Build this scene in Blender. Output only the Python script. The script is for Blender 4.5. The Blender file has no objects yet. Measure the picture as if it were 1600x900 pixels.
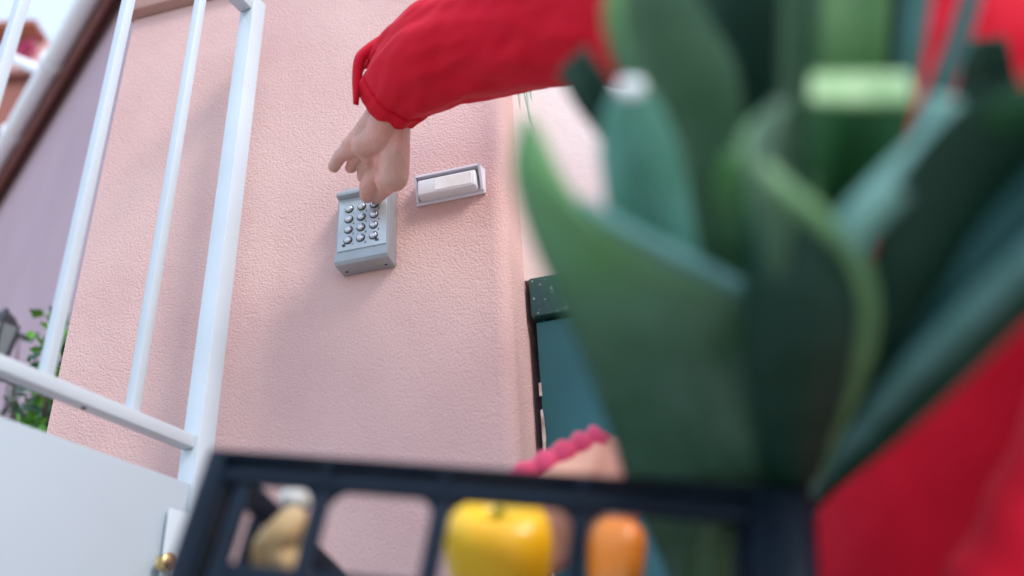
import bpy, bmesh, math, random
from mathutils import Vector, Matrix, noise as mnoise
random.seed(7)
SC = bpy.context.scene
COL = SC.collection
V = Vector
R = math.radians

# ------------------------------------------------------------------ camera
EYE = V((0, 0, 0.75))
FPX = 1440.0
_up = V((-143, 2518, -1440)).normalized()
_f = V((0, 0, -1))
_y = (_f - _f.dot(_up) * _up).normalized()
_x = _y.cross(_up)
ROT = Matrix((_x, _y, _up))                      # camera axes -> world axes
cam = bpy.data.cameras.new('camera')
camo = bpy.data.objects.new('camera', cam)
COL.objects.link(camo)
camo.matrix_world = Matrix.Translation(EYE) @ ROT.to_4x4()
cam.sensor_width = 36.0
cam.lens = 36.0 * FPX / 1600.0
cam.clip_start = 0.02
cam.clip_end = 3000
cam.dof.use_dof = True
cam.dof.focus_distance = 1.36
cam.dof.aperture_fstop = 1.75
SC.camera = camo

# ------------------------------------------------------------------ world, sun, exposure
SUN_EL, SUN_AZ = R(43), math.atan2(0.66, -0.75)   # azimuth from +Y towards +X
w = bpy.data.worlds.new('World')
SC.world = w
w.use_nodes = True
nt = w.node_tree
bg = nt.nodes['Background']
sky = nt.nodes.new('ShaderNodeTexSky')
sky.sky_type = 'NISHITA'
sky.sun_disc = False
sky.sun_elevation = SUN_EL
sky.sun_rotation = SUN_AZ
sky.dust_density = 0.6
sky.ozone_density = 3.0
sky.air_density = 1.0
veil = nt.nodes.new('ShaderNodeMix')              # thin bright haze of high cloud over the whole sky
veil.data_type = 'RGBA'
veil.inputs[0].default_value = 0.5
veil.inputs[7].default_value = (3.6, 4.1, 4.8, 1)
nt.links.new(sky.outputs[0], veil.inputs[6])
nt.links.new(veil.outputs[2], bg.inputs[0])
bg.inputs[1].default_value = 0.15
sl = bpy.data.lights.new('sun', 'SUN')
sl.energy = 0.95
sl.angle = R(17)
sl.color = (1.0, 0.91, 0.80)
so = bpy.data.objects.new('sun', sl)
COL.objects.link(so)
sd = V((math.sin(SUN_AZ) * math.cos(SUN_EL), math.cos(SUN_AZ) * math.cos(SUN_EL), math.sin(SUN_EL)))
so.rotation_euler = sd.to_track_quat('Z', 'Y').to_euler()
so.location = sd * 8
SC.view_settings.view_transform = 'Standard'
SC.view_settings.look = 'None'
SC.view_settings.gamma = 1.0
SC.view_settings.exposure = 1.4
SC.cycles.use_denoising = True
SC.cycles.max_bounces = 8
SC.cycles.sample_clamp_indirect = 6.0

# ------------------------------------------------------------------ helpers
def ray(px, py):
    return ROT @ V(((px - 800) / FPX, (450 - py) / FPX, -1.0))
def at(px, py, d):                                # the point seen at a pixel of the photograph, d metres deep
    return EYE + ray(px, py) * d
def hit(px, py, p0, n):                           # where the line of sight meets a plane of the place
    r = ray(px, py)
    return EYE + r * ((p0 - EYE).dot(n) / r.dot(n))

UP = V((0, 0, 1))
A = R(76.5)
WU = V((math.sin(A), -math.cos(A), 0))            # along the keypad wall, to the right
WN = V((-math.cos(A), -math.sin(A), 0))           # out of the wall, towards the street
WK = at(565, 350, 1.38)
def W(s, d, z):                                   # a point given along / out of / up the wall
    p = WK + WU * s + WN * d
    return V((p.x, p.y, z))

def finish(bm, smooth):
    bmesh.ops.recalc_face_normals(bm, faces=bm.faces)
    for f in bm.faces:
        f.smooth = smooth
def obj(name, bm, mat, parent=None, smooth=False, auto=None):
    finish(bm, smooth)
    me = bpy.data.meshes.new(name)
    bm.to_mesh(me)
    bm.free()
    me.materials.append(mat)
    if auto is not None:
        me.set_sharp_from_angle(angle=R(auto))
    o = bpy.data.objects.new(name, me)
    COL.objects.link(o)
    if parent is not None:
        put(o, parent)
    return o
def origin_of(p):
    v = V((0, 0, 0))
    while p is not None:
        v += p.location
        p = p.parent
    return v
def put(o, parent):
    o.parent = parent
    par = parent
    t = V((0, 0, 0))
    while par is not None:                        # parents here are only translated
        t += par.get('_t', par.location) if False else par.location
        par = par.parent if par.get('nested') else None
    o.matrix_parent_inverse = Matrix.Translation(-V(parent.location)) if parent.type == 'EMPTY' else Matrix.Identity(4)
def tag(o, label, cat, group=None, kind=None):
    if label: o['label'] = label
    if cat: o['category'] = cat
    if group: o['group'] = group
    if kind: o['kind'] = kind
    return o
def thing(name, label, cat, loc, group=None):
    o = bpy.data.objects.new(name, None)
    o.empty_display_size = 0.05
    COL.objects.link(o)
    o.location = loc
    return tag(o, label, cat, group)
def struct(o):
    o['kind'] = 'structure'
    return o

def box(bm, c, ax, half, bevel=0.0, seg=2):
    """box with centre c, three axes, half sizes"""
    c = V(c)
    vs = []
    for i in (-1, 1):
        for j in (-1, 1):
            for k in (-1, 1):
                vs.append(bm.verts.new(c + ax[0] * half[0] * i + ax[1] * half[1] * j + ax[2] * half[2] * k))
    fs = [(0, 1, 3, 2), (4, 6, 7, 5), (0, 4, 5, 1), (2, 3, 7, 6), (0, 2, 6, 4), (1, 5, 7, 3)]
    fl = [bm.faces.new([vs[q] for q in f]) for f in fs]
    if bevel > 0:
        es = list({e for f in fl for e in f.edges})
        bmesh.ops.bevel(bm, geom=es, offset=bevel, segments=seg, profile=0.5, affect='EDGES')
WAX = (WU, WN, UP)
XYZ = (V((1, 0, 0)), V((0, 1, 0)), V((0, 0, 1)))
def wbox(bm, s0, s1, d0, d1, z0, z1, bevel=0.0, seg=2):
    box(bm, W((s0 + s1) / 2, (d0 + d1) / 2, (z0 + z1) / 2), WAX, ((s1 - s0) / 2, (d1 - d0) / 2, (z1 - z0) / 2), bevel, seg)

def catmull(ps, n):
    """sample a list of equal-length tuples smoothly into n+1 values"""
    m = len(ps) - 1
    out = []
    for i in range(n + 1):
        t = i / n * m
        k = min(int(t), m - 1)
        u = t - k
        p1, p2 = ps[k], ps[k + 1]
        p0 = ps[k - 1] if k > 0 else tuple(2 * a - b for a, b in zip(p1, p2))
        p3 = ps[k + 2] if k + 2 <= m else tuple(2 * b - a for a, b in zip(p1, p2))
        out.append(tuple(0.5 * (2 * b + (c - a) * u + (2 * a - 5 * b + 4 * c - d) * u * u + (3 * b - a - 3 * c + d) * u ** 3)
                         for a, b, c, d in zip(p0, p1, p2, p3)))
    return out
def ring_loft(bm, rings, close=True, cap=True):
    vr = [[bm.verts.new(p) for p in r] for r in rings]
    n = len(vr[0])
    for a, b in zip(vr, vr[1:]):
        for i in range(n if close else n - 1):
            j = (i + 1) % n
            bm.faces.new((a[i], a[j], b[j], b[i]))
    if cap and close:
        bm.faces.new(vr[0])
        bm.faces.new(vr[-1])
    return vr
def tube(bm, pts, rad, seg=12, cap=True, ref=None, fn=None):
    """round tube along pts; rad one number or one per point; fn(i, angle, r) may change the radius"""
    pts = [V(p) for p in pts]
    n = len(pts)
    rad = [rad] * n if not hasattr(rad, '__len__') else rad
    rings = []
    nrm = None
    for i, p in enumerate(pts):
        t = (pts[min(i + 1, n - 1)] - pts[max(i - 1, 0)]).normalized()
        if nrm is None:
            a = ref or (UP if abs(t.z) < 0.9 else V((1, 0, 0)))
            nrm = (a - a.dot(t) * t).normalized()
        else:
            nrm = (nrm - nrm.dot(t) * t).normalized()
        b = t.cross(nrm)
        rr = []
        for k in range(seg):
            a = 2 * math.pi * k / seg
            r = rad[i] if fn is None else fn(i, a, rad[i])
            rr.append(p + (nrm * math.cos(a) + b * math.sin(a)) * r)
        rings.append(rr)
    return ring_loft(bm, rings, True, cap)
def ball(bm, c, r, ax=None, seg=16, scale=(1, 1, 1)):
    m = Matrix.Translation(V(c))
    if ax:
        m = m @ Matrix((ax[0], ax[1], ax[2])).transposed().to_4x4()
    m = m @ Matrix.Diagonal((r * scale[0], r * scale[1], r * scale[2], 1))
    bmesh.ops.create_uvsphere(bm, u_segments=seg, v_segments=max(6, seg // 2 + 2), radius=1, matrix=m)
def cone(bm, a, b, ra, rb, seg=14):
    """tapered capsule"""
    a, b = V(a), V(b)
    ball(bm, a, ra, seg=seg)
    ball(bm, b, rb, seg=seg)
    if (b - a).length > 1e-5:
        tube(bm, [a, b], [ra, rb], seg)
def chain(bm, pts, seg=14):
    for (p, r), (q, s) in zip(pts, pts[1:]):
        cone(bm, p, q, r, s, seg)
def remeshed(bm, voxel, smooth=6, factor=0.5):
    """one skin over everything in bm; returns a new bmesh"""
    me = bpy.data.meshes.new('tmp')
    bm.to_mesh(me)
    bm.free()
    o = bpy.data.objects.new('tmp', me)
    COL.objects.link(o)
    r = o.modifiers.new('r', 'REMESH')
    r.mode = 'VOXEL'
    r.voxel_size = voxel
    s = o.modifiers.new('s', 'SMOOTH')
    s.iterations = smooth
    s.factor = factor
    dg = bpy.context.evaluated_depsgraph_get()
    m2 = bpy.data.meshes.new_from_object(o.evaluated_get(dg))
    b2 = bmesh.new()
    b2.from_mesh(m2)
    bpy.data.objects.remove(o)
    bpy.data.meshes.remove(me)
    bpy.data.meshes.remove(m2)
    return b2
def wrinkle(bm, fn):
    bm.normal_update()
    mv = [(v, v.normal.copy() * fn(v.co)) for v in bm.verts]
    for v, d in mv:
        v.co += d

# ------------------------------------------------------------------ materials
def mat(name, col, rough=0.6, metal=0.0, col2=None, nscale=8.0, ndetail=4.0, bump=None, spec=0.5, sheen=0.0,
        sub=0.0, stretch=None, lo=0.35, hi=0.65, coat=0.0, trans=0.0, uv=False, speck=None):
    m = bpy.data.materials.new(name)
    m.use_nodes = True
    t = m.node_tree
    p = t.nodes['Principled BSDF']
    p.inputs['Roughness'].default_value = rough
    p.inputs['Metallic'].default_value = metal
    p.inputs['Specular IOR Level'].default_value = spec
    p.inputs['Sheen Weight'].default_value = sheen
    p.inputs['Coat Weight'].default_value = coat
    p.inputs['Subsurface Weight'].default_value = sub
    p.inputs['Subsurface Radius'].default_value = (0.010, 0.004, 0.003)
    p.inputs['Transmission Weight'].default_value = trans
    p.inputs['Base Color'].default_value = (*col, 1)
    tc = t.nodes.new('ShaderNodeTexCoord')
    src = tc.outputs['UV' if uv else 'Object']
    if stretch:
        mp = t.nodes.new('ShaderNodeMapping')
        mp.inputs['Scale'].default_value = stretch
        t.links.new(src, mp.inputs[0])
        src = mp.outputs[0]
    last = None
    if col2 is not None:
        n = t.nodes.new('ShaderNodeTexNoise')
        n.inputs['Scale'].default_value = nscale
        n.inputs['Detail'].default_value = ndetail
        t.links.new(src, n.inputs['Vector'])
        r = t.nodes.new('ShaderNodeValToRGB')
        r.color_ramp.elements[0].position = lo
        r.color_ramp.elements[0].color = (*col, 1)
        r.color_ramp.elements[1].position = hi
        r.color_ramp.elements[1].color = (*col2, 1)
        t.links.new(n.outputs['Fac'], r.inputs[0])
        last = r.outputs[0]
        t.links.new(last, p.inputs['Base Color'])
    if speck:                                      # chips or spots: colour, scale, threshold
        n = t.nodes.new('ShaderNodeTexNoise')
        n.inputs['Scale'].default_value = speck[1]
        n.inputs['Detail'].default_value = 3
        t.links.new(src, n.inputs['Vector'])
        r = t.nodes.new('ShaderNodeValToRGB')
        r.color_ramp.elements[0].position = speck[2]
        r.color_ramp.elements[1].position = speck[2] + 0.03
        t.links.new(n.outputs['Fac'], r.inputs[0])
        mx = t.nodes.new('ShaderNodeMix')
        mx.data_type = 'RGBA'
        t.links.new(r.outputs[0], mx.inputs[0])
        if last is not None:
            t.links.new(last, mx.inputs[6])
        else:
            mx.inputs[6].default_value = (*col, 1)
        mx.inputs[7].default_value = (*speck[0], 1)
        t.links.new(mx.outputs[2], p.inputs['Base Color'])
    if bump:                                       # list of (scale, strength, distance, detail)
        prev = None
        for sc_, st, di, de, *rm in bump:
            n = t.nodes.new('ShaderNodeTexNoise')
            n.inputs['Scale'].default_value = sc_
            n.inputs['Detail'].default_value = de
            t.links.new(src, n.inputs['Vector'])
            b = t.nodes.new('ShaderNodeBump')
            b.inputs['Strength'].default_value = st
            b.inputs['Distance'].default_value = di
            hsrc = n.outputs['Fac']
            if rm and rm[0] == 'grain':            # rounded sand grains
                g = t.nodes.new('ShaderNodeTexVoronoi')
                g.feature = 'SMOOTH_F1'
                g.inputs['Scale'].default_value = sc_
                g.inputs['Smoothness'].default_value = 0.35
                t.links.new(src, g.inputs['Vector'])
                k = t.nodes.new('ShaderNodeMath')
                k.operation = 'MULTIPLY_ADD'
                t.links.new(g.outputs['Distance'], k.inputs[0])
                k.inputs[1].default_value = -0.9
                t.links.new(n.outputs['Fac'], k.inputs[2])
                hsrc = k.outputs[0]
                rm = None
            if rm:                                 # isolated grains instead of an even ripple
                q = t.nodes.new('ShaderNodeMapRange')
                q.interpolation_type = 'SMOOTHSTEP'
                q.inputs[1].default_value, q.inputs[2].default_value = rm[0]
                t.links.new(hsrc, q.inputs[0])
                hsrc = q.outputs[0]
            t.links.new(hsrc, b.inputs['Height'])
            if prev:
                t.links.new(prev, b.inputs['Normal'])
            prev = b.outputs[0]
        t.links.new(prev, p.inputs['Normal'])
    return m

STUCCO_BUMP = [(40, 0.15, 0.006, 2), (290, 0.5, 0.0025, 4, 'grain')]
M = {}
M['stucco'] = mat('pink stucco', (0.61, 0.388, 0.358), 0.92, col2=(0.68, 0.45, 0.41), nscale=4.5, ndetail=9, speck=((0.50, 0.36, 0.345), 150, 0.72), bump=STUCCO_BUMP, spec=0.2)
M['stucco_pale'] = mat('pale plaster', (0.77, 0.67, 0.63), 0.9, col2=(0.80, 0.71, 0.67), nscale=6, bump=[(60, 0.3, 0.004, 3)], spec=0.2)
M['house'] = mat('old rose render', (0.46, 0.33, 0.37), 0.92, col2=(0.50, 0.36, 0.40), nscale=2, bump=[(60, 0.4, 0.01, 3)], spec=0.2)
M['soffit'] = mat('brown painted wood', (0.20, 0.075, 0.065), 0.7, col2=(0.25, 0.10, 0.085), nscale=6)
M['cap'] = mat('cement coping', (0.40, 0.22, 0.19), 0.9, col2=(0.46, 0.27, 0.23), nscale=10, bump=[(120, 0.4, 0.004, 3)])
M['white'] = mat('white gloss paint', (0.54, 0.60, 0.64), 0.32, speck=((0.30, 0.22, 0.18), 70, 0.77), col2=(0.50, 0.56, 0.60), nscale=9, bump=[(70, 0.10, 0.002, 3)])
M['sheet'] = mat('shaded white sheet paint', (0.42, 0.49, 0.54), 0.35, col2=(0.46, 0.53, 0.58), nscale=3, ndetail=6, speck=((0.30, 0.24, 0.2), 90, 0.80), bump=[(30, 0.06, 0.003, 3)])  # shade on the gate panel mixed into its white paint colour
M['gutter'] = mat('white plastic', (0.84, 0.86, 0.88), 0.4, col2=(0.78, 0.80, 0.83), nscale=5)
M['steel_grey'] = mat('grey painted steel', (0.31, 0.345, 0.365), 0.40, metal=0.25, col2=(0.36, 0.395, 0.415), nscale=22, bump=[(300, 0.06, 0.001, 2)])
M['face_plate'] = mat('brushed plate', (0.43, 0.465, 0.48), 0.36, metal=0.35, col2=(0.49, 0.525, 0.54), nscale=30, bump=[(400, 0.05, 0.001, 2)])
M['chrome'] = mat('polished steel', (0.56, 0.57, 0.58), 0.34, metal=1.0)
M['dark_metal'] = mat('dark metal', (0.05, 0.055, 0.06), 0.5, metal=0.3)
M['buzz'] = mat('lilac white plastic', (0.76, 0.74, 0.79), 0.42, col2=(0.72, 0.70, 0.76), nscale=20)
M['buzz_in'] = mat('pale button plastic', (0.74, 0.76, 0.78), 0.35)
M['card'] = mat('name card', (0.84, 0.85, 0.83), 0.3, col2=(0.78, 0.79, 0.73), nscale=60, coat=0.6)
M['brass'] = mat('brass', (0.62, 0.45, 0.20), 0.3, metal=1.0)
M['door'] = mat('teal door paint', (0.006, 0.080, 0.095), 0.42, col2=(0.008, 0.095, 0.11), nscale=12, bump=[(40, 0.15, 0.002, 3)], speck=((0.5, 0.55, 0.52), 55, 0.76))
M['door_frame'] = mat('worn teal frame paint', (0.012, 0.07, 0.068), 0.4, col2=(0.016, 0.085, 0.082), nscale=20, bump=[(60, 0.3, 0.003, 4)], speck=((0.22, 0.32, 0.30), 150, 0.64))
M['chip'] = mat('bare chipped wood', (0.6, 0.55, 0.5), 0.8, col2=(0.3, 0.22, 0.2), nscale=60)
M['gap'] = mat('dark joint', (0.02, 0.012, 0.014), 0.9)
M['crate'] = mat('dark blue crate plastic', (0.0035, 0.009, 0.018), 0.5, col2=(0.005, 0.012, 0.024), nscale=30, spec=0.18, bump=[(200, 0.08, 0.001, 2)])
M['shirt'] = mat('red cotton', (0.58, 0.006, 0.022), 0.8, col2=(0.64, 0.009, 0.030), nscale=14, sheen=0.04,
                 bump=[(900, 0.15, 0.0006, 2)], spec=0.12)
M['thread'] = mat('dark red seam', (0.22, 0.006, 0.02), 0.8)
M['skin'] = mat('skin', (0.55, 0.33, 0.265), 0.5, col2=(0.68, 0.33, 0.275), nscale=26, sub=0.12, bump=[(220, 0.18, 0.0012, 3)], spec=0.4)
M['nail'] = mat('nail', (0.62, 0.36, 0.32), 0.3)
M['hair'] = mat('brown hair', (0.05, 0.03, 0.018), 0.5, stretch=(30, 30, 2), col2=(0.09, 0.055, 0.03), nscale=8)
M['jeans'] = mat('dark trousers', (0.03, 0.04, 0.07), 0.85, col2=(0.04, 0.05, 0.09), nscale=40)
M['shoe'] = mat('brown shoe', (0.08, 0.045, 0.03), 0.5)
M['pepper'] = mat('yellow pepper skin', (0.86, 0.44, 0.008), 0.36, col2=(0.88, 0.58, 0.015), nscale=7, lo=0.4, hi=0.6, coat=0.08, sub=0.15)
M['orange'] = mat('orange pepper skin', (0.72, 0.15, 0.010), 0.38, col2=(0.76, 0.24, 0.02), nscale=9, coat=0.08, sub=0.1)
M['stem'] = mat('green stem', (0.42, 0.34, 0.02), 0.5)
M['root'] = mat('tan root skin', (0.46, 0.30, 0.14), 0.75, col2=(0.54, 0.39, 0.20), nscale=26, bump=[(60, 0.4, 0.003, 4)])
M['garlic'] = mat('papery skin', (0.62, 0.60, 0.56), 0.6, col2=(0.70, 0.68, 0.62), nscale=20)
M['peach'] = mat('peach cloth', (0.72, 0.33, 0.22), 0.8, col2=(0.76, 0.40, 0.28), nscale=9, sheen=0.2)
M['crimson'] = mat('crimson hem', (0.60, 0.03, 0.10), 0.7, col2=(0.66, 0.05, 0.14), nscale=30, sheen=0.3)
LB = [(1.0, 0.25, 0.004, 3)]
def leafmat(name, c1, c2, rough=0.42, tip=None, trans=0.35):
    """leek blade: lengthwise veins, a paler tip, some light let through"""
    m = mat(name, c1, rough, col2=c2, uv=True, stretch=(30, 1.2, 1), nscale=1.0, ndetail=4, lo=0.30, hi=0.70, bump=[(1.0, 0.3, 0.004, 3)], spec=0.45)
    t = m.node_tree
    p = t.nodes['Principled BSDF']
    col = p.inputs['Base Color'].links[0].from_socket
    tc = t.nodes.new('ShaderNodeTexCoord')
    sep = t.nodes.new('ShaderNodeSeparateXYZ')
    t.links.new(tc.outputs['UV'], sep.inputs[0])
    if tip:
        q = t.nodes.new('ShaderNodeMapRange')
        q.interpolation_type = 'SMOOTHSTEP'
        q.inputs[1].default_value, q.inputs[2].default_value = 0.45, 0.95
        t.links.new(sep.outputs[1], q.inputs[0])
        mx = t.nodes.new('ShaderNodeMix'); mx.data_type = 'RGBA'
        t.links.new(q.outputs[0], mx.inputs[0])
        t.links.new(col, mx.inputs[6])
        mx.inputs[7].default_value = (*tip, 1)
        col = mx.outputs[2]
    # blotches of bloom on the wax
    n = t.nodes.new('ShaderNodeTexNoise'); n.inputs['Scale'].default_value = 22; n.inputs['Detail'].default_value = 3
    t.links.new(tc.outputs['Object'], n.inputs['Vector'])
    r = t.nodes.new('ShaderNodeMapRange'); r.inputs[1].default_value = 0.35; r.inputs[2].default_value = 0.75; r.inputs[4].default_value = 0.55
    t.links.new(n.outputs['Fac'], r.inputs[0])
    mb = t.nodes.new('ShaderNodeMix'); mb.data_type = 'RGBA'
    t.links.new(r.outputs[0], mb.inputs[0])
    t.links.new(col, mb.inputs[6])
    mb.inputs[7].default_value = (c2[0] * 1.9 + .01, c2[1] * 1.5, c2[2] * 1.9 + .01, 1)
    col = mb.outputs[2]
    t.links.new(col, p.inputs['Base Color'])
    tr = t.nodes.new('ShaderNodeBsdfTranslucent')
    hs = t.nodes.new('ShaderNodeHueSaturation')
    hs.inputs['Value'].default_value = 1.9
    hs.inputs['Saturation'].default_value = 1.15
    t.links.new(col, hs.inputs['Color'])
    t.links.new(hs.outputs[0], tr.inputs[0])
    mx = t.nodes.new('ShaderNodeMixShader')
    mx.inputs[0].default_value = trans
    t.links.new(p.outputs[0], mx.inputs[1])
    t.links.new(tr.outputs[0], mx.inputs[2])
    t.links.new(mx.outputs[0], t.nodes['Material Output'].inputs[0])
    return m
M['leaf_green'] = leafmat('leek green', (0.044, 0.125, 0.085), (0.075, 0.185, 0.115), tip=(0.16, 0.37, 0.13))
M['leaf_dark'] = leafmat('leek dark green', (0.004, 0.040, 0.025), (0.009, 0.062, 0.034), 0.5)
M['leaf_teal'] = leafmat('leek blue green', (0.075, 0.21, 0.19), (0.115, 0.29, 0.25))
M['leaf_grey'] = leafmat('leek grey green', (0.060, 0.145, 0.088), (0.10, 0.21, 0.12))
M['leaf_bright'] = leafmat('leek yellow green', (0.12, 0.27, 0.11), (0.17, 0.34, 0.15))
M['leaf_mid'] = leafmat('leek mid green', (0.016, 0.095, 0.030), (0.030, 0.135, 0.045), trans=0.25)
M['leaf_blue'] = leafmat('leek deep blue green', (0.012, 0.085, 0.085), (0.020, 0.115, 0.110), trans=0.25)
M['leaf_pale'] = leafmat('leek pale blue green', (0.14, 0.32, 0.255), (0.20, 0.42, 0.34))
M['leaf_cut'] = leafmat('pale cut leek', (0.30, 0.48, 0.23), (0.38, 0.56, 0.30), 0.35)
M['tip_glint'] = mat('white glint on leek tip', (0.80, 0.84, 0.84), 0.25, col2=(0.74, 0.80, 0.78), nscale=60)  # highlight on a leek tip, painted as a white colour
M['leek_white'] = mat('leek shank', (0.03, 0.09, 0.035), 0.4, col2=(0.05, 0.12, 0.05), nscale=8, stretch=(20, 20, 1))
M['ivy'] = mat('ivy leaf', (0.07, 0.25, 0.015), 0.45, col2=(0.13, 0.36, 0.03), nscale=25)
M['ivy_dark'] = mat('dark green leaf', (0.035, 0.10, 0.045), 0.5, col2=(0.05, 0.12, 0.07), nscale=25)  # darker leaf tone, scattered among the ivy and used for the grey shrub
M['twig'] = mat('twig', (0.14, 0.09, 0.06), 0.8)
M['iron'] = mat('black iron', (0.035, 0.035, 0.04), 0.45, metal=0.4)
M['lampglass'] = mat('frosted lamp glass', (0.20, 0.22, 0.23), 0.35)
M['tile'] = mat('roof tile', (0.30, 0.10, 0.06), 0.8, col2=(0.36, 0.14, 0.08), nscale=6)
M['flower'] = mat('magenta blossom', (0.62, 0.06, 0.20), 0.6)
M['striped'] = mat('striped leaf', (0.72, 0.78, 0.66), 0.4, col2=(0.30, 0.42, 0.26), nscale=1, uv=True, stretch=(14, 1, 1), lo=0.45, hi=0.55)
M['paving'] = mat('pale paving', (0.36, 0.32, 0.28), 0.9, col2=(0.42, 0.38, 0.33), nscale=5, bump=[(80, 0.3, 0.003, 3)])
M['far_pink'] = mat('far pink wall', (0.66, 0.36, 0.34), 0.9, col2=(0.7, 0.4, 0.37), nscale=1)
M['far_brown'] = mat('far brown wall', (0.22, 0.075, 0.055), 0.85, col2=(0.27, 0.10, 0.075), nscale=2)
M['ink'] = mat('engraved mark', (0.04, 0.045, 0.05), 0.6)

# ------------------------------------------------------------------ ground
bm = bmesh.new()
vs = [bm.verts.new((x * 400, y * 400, 0)) for x, y in ((-1, -1), (1, -1), (1, 1), (-1, 1))]
bm.faces.new(vs)
struct(obj('ground', bm, M['paving']))

# ------------------------------------------------------------------ the keypad wall (with rounded right corner), coping, recess
S_L, S_R = -0.487, 0.222
wall = thing('pink_wall', 'rough pink stucco wall carrying the grey keypad and the bell push', 'wall', W(-0.13, -0.15, 0))
bm = bmesh.new()
r = 0.020
def wall_prism(prof, z1):
    bm = bmesh.new()
    lo_ = [bm.verts.new(W(s, d, 0.0)) for s, d in prof]
    hi_ = [bm.verts.new(W(s, d, z1)) for s, d in prof]
    n = len(prof)
    for i in range(n):
        j = (i + 1) % n
        bm.faces.new((lo_[i], lo_[j], hi_[j], hi_[i]))
    bm.faces.new(lo_); bm.faces.new(hi_)
    return bm
bm.free()
bm = wall_prism([(S_L, 0.0), (S_R - r, 0.0), (S_R - r, -0.30), (S_L, -0.30)], 2.105)
o = obj('wall_body', bm, M['stucco'], wall, True, 40)
prof = [(S_R - r, 0.0)]
for k in range(1, 9):
    a = k / 8 * math.pi / 2
    prof.append((S_R - r + r * math.sin(a), -r + r * math.cos(a)))
prof += [(S_R, -0.30), (S_R - r, -0.30)]
obj('reveal', wall_prism(prof, 2.105), M['stucco'], wall, True, 40)
bm = bmesh.new()
wbox(bm, S_L - 0.012, S_R + 0.012, -0.312, 0.022, 2.1075, 2.165, 0.006)
obj('coping', bm, M['cap'], wall, True, 40)

# recess: back wall with the door
REV = -0.085                                        # how far the door stands behind the wall face
p_top = hit(832, 432, W(0, REV, 0), WN)
S_D = (p_top - WK).dot(WU)
Z_HEAD = p_top.z
p_bot = hit(862, 488, W(0, REV, 0), WN)
Z_RAIL = p_bot.z
print('door', S_D, Z_HEAD, Z_RAIL)
bm = bmesh.new()
wbox(bm, S_R - 0.06, 2.6, REV - 0.20, REV - 0.012, Z_HEAD + 0.002, 2.9)
wbox(bm, S_R + 1.05, 2.6, REV - 0.30, REV - 0.012, 0, Z_HEAD)
o = obj('door_wall', bm, M['stucco_pale'])
tag(o, 'pale pink wall set back around the green door', 'wall')
door = thing('green_door', 'dark teal green door with chipped paint set back beside the pink wall', 'door', W(0.75, REV, 0))
bm = bmesh.new()
wbox(bm, S_R + 0.008, S_R + 1.04, REV - 0.06, REV - 0.003, Z_RAIL, Z_HEAD, 0.003)
obj('head_rail', bm, M['door_frame'], door, True, 40)
bm = bmesh.new()
wbox(bm, S_R + 0.013, S_R + 1.03, REV - 0.05, REV - 0.010, 0.02, Z_RAIL - 0.006, 0.003)
obj('door_leaf', bm, M['door'], door, True, 40)
bm = bmesh.new()
wbox(bm, S_R + 0.0025, S_R + 1.05, REV - 0.09, REV - 0.062, 0.0, Z_HEAD)
obj('door_jamb', bm, M['gap'], door)
bm = bmesh.new()                                    # ragged strip of bare wood along the leaf's edge
zs = [0.35 + 0.02 * i for i in range(50)]
zs = [z for z in zs if z < Z_RAIL - 0.09]
L1 = [bm.verts.new(W(S_R + 0.0115, REV - 0.0085, z)) for z in zs]
L2 = [bm.verts.new(W(S_R + 0.0145 + 0.0035 * random.random() ** 2, REV - 0.0085, z)) for z in zs]
for i in range(len(zs) - 1):
    if random.random() < 0.86:
        bm.faces.new((L1[i], L1[i + 1], L2[i + 1], L2[i]))
obj('bare_edge', bm, M['chip'], door)
bm = bmesh.new()
for k in range(14):
    ball(bm, W(S_R + 0.93, REV + 0.03, 1.05), 0.001)
bm.clear()
tube(bm, [W(S_R + 0.95, REV - 0.01, 1.1), W(S_R + 0.95, REV + 0.045, 1.1), W(S_R + 0.86, REV + 0.05, 1.1)], 0.009, 10)
obj('handle', bm, M['brass'], door, True)

# ------------------------------------------------------------------ keypad
def kz(px, py, d):                                  # pixel -> (s, z) on the plane d in front of the wall
    p = hit(px, py, W(0, d, 0), WN)
    return (p - WK).dot(WU), p.z
KD = 0.036
s0, zb = kz(521, 414, KD)
s1, _ = kz(605, 401, KD)
_, zt = kz(566, 291, KD * 0.6)
print('keypad', s0, s1, zb, zt, kz(618, 412, 0), kz(541, 430, 0))
KW = s1 - s0
key = thing('keypad', 'grey metal door keypad with twelve round steel buttons on the pink wall', 'keypad', W((s0 + s1) / 2, 0, zb))
bm = bmesh.new()
KH = zt - zb
pr = [(0.0005, 0), (KD - 0.004, 0.0), (KD, 0.004), (KD, 0.017), (KD - 0.004, 0.0205), (KD - 0.004, KH - 0.026), (KD + 0.005, KH - 0.0245), (KD + 0.005, KH - 0.020), (KD * 0.62, KH), (0.0005, KH)]
a_ = [bm.verts.new(W(s0, d, zb + z)) for d, z in pr]
b_ = [bm.verts.new(W(s1, d, zb + z)) for d, z in pr]
m_ = len(pr)
for i in range(m_):
    j = (i + 1) % m_
    bm.faces.new((a_[i], a_[j], b_[j], b_[i]))
bm.faces.new(a_); bm.faces.new(b_)
bmesh.ops.recalc_face_normals(bm, faces=bm.faces)
es = [e for e in bm.edges if len(e.link_faces) == 2 and e.calc_face_angle(0) > R(60)]
bmesh.ops.bevel(bm, geom=es, offset=0.0016, segments=2, profile=0.5, affect='EDGES')
obj('housing', bm, M['steel_grey'], key, True, 35)
bm = bmesh.new()
wbox(bm, s0 + 0.003, s1 - 0.003, KD - 0.006, KD - 0.0022, zb + 0.0220, zb + KH - 0.0275, 0.0012)
plate = obj('face_plate', bm, M['face_plate'], key, True, 35)
FD = KD - 0.0022
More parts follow.
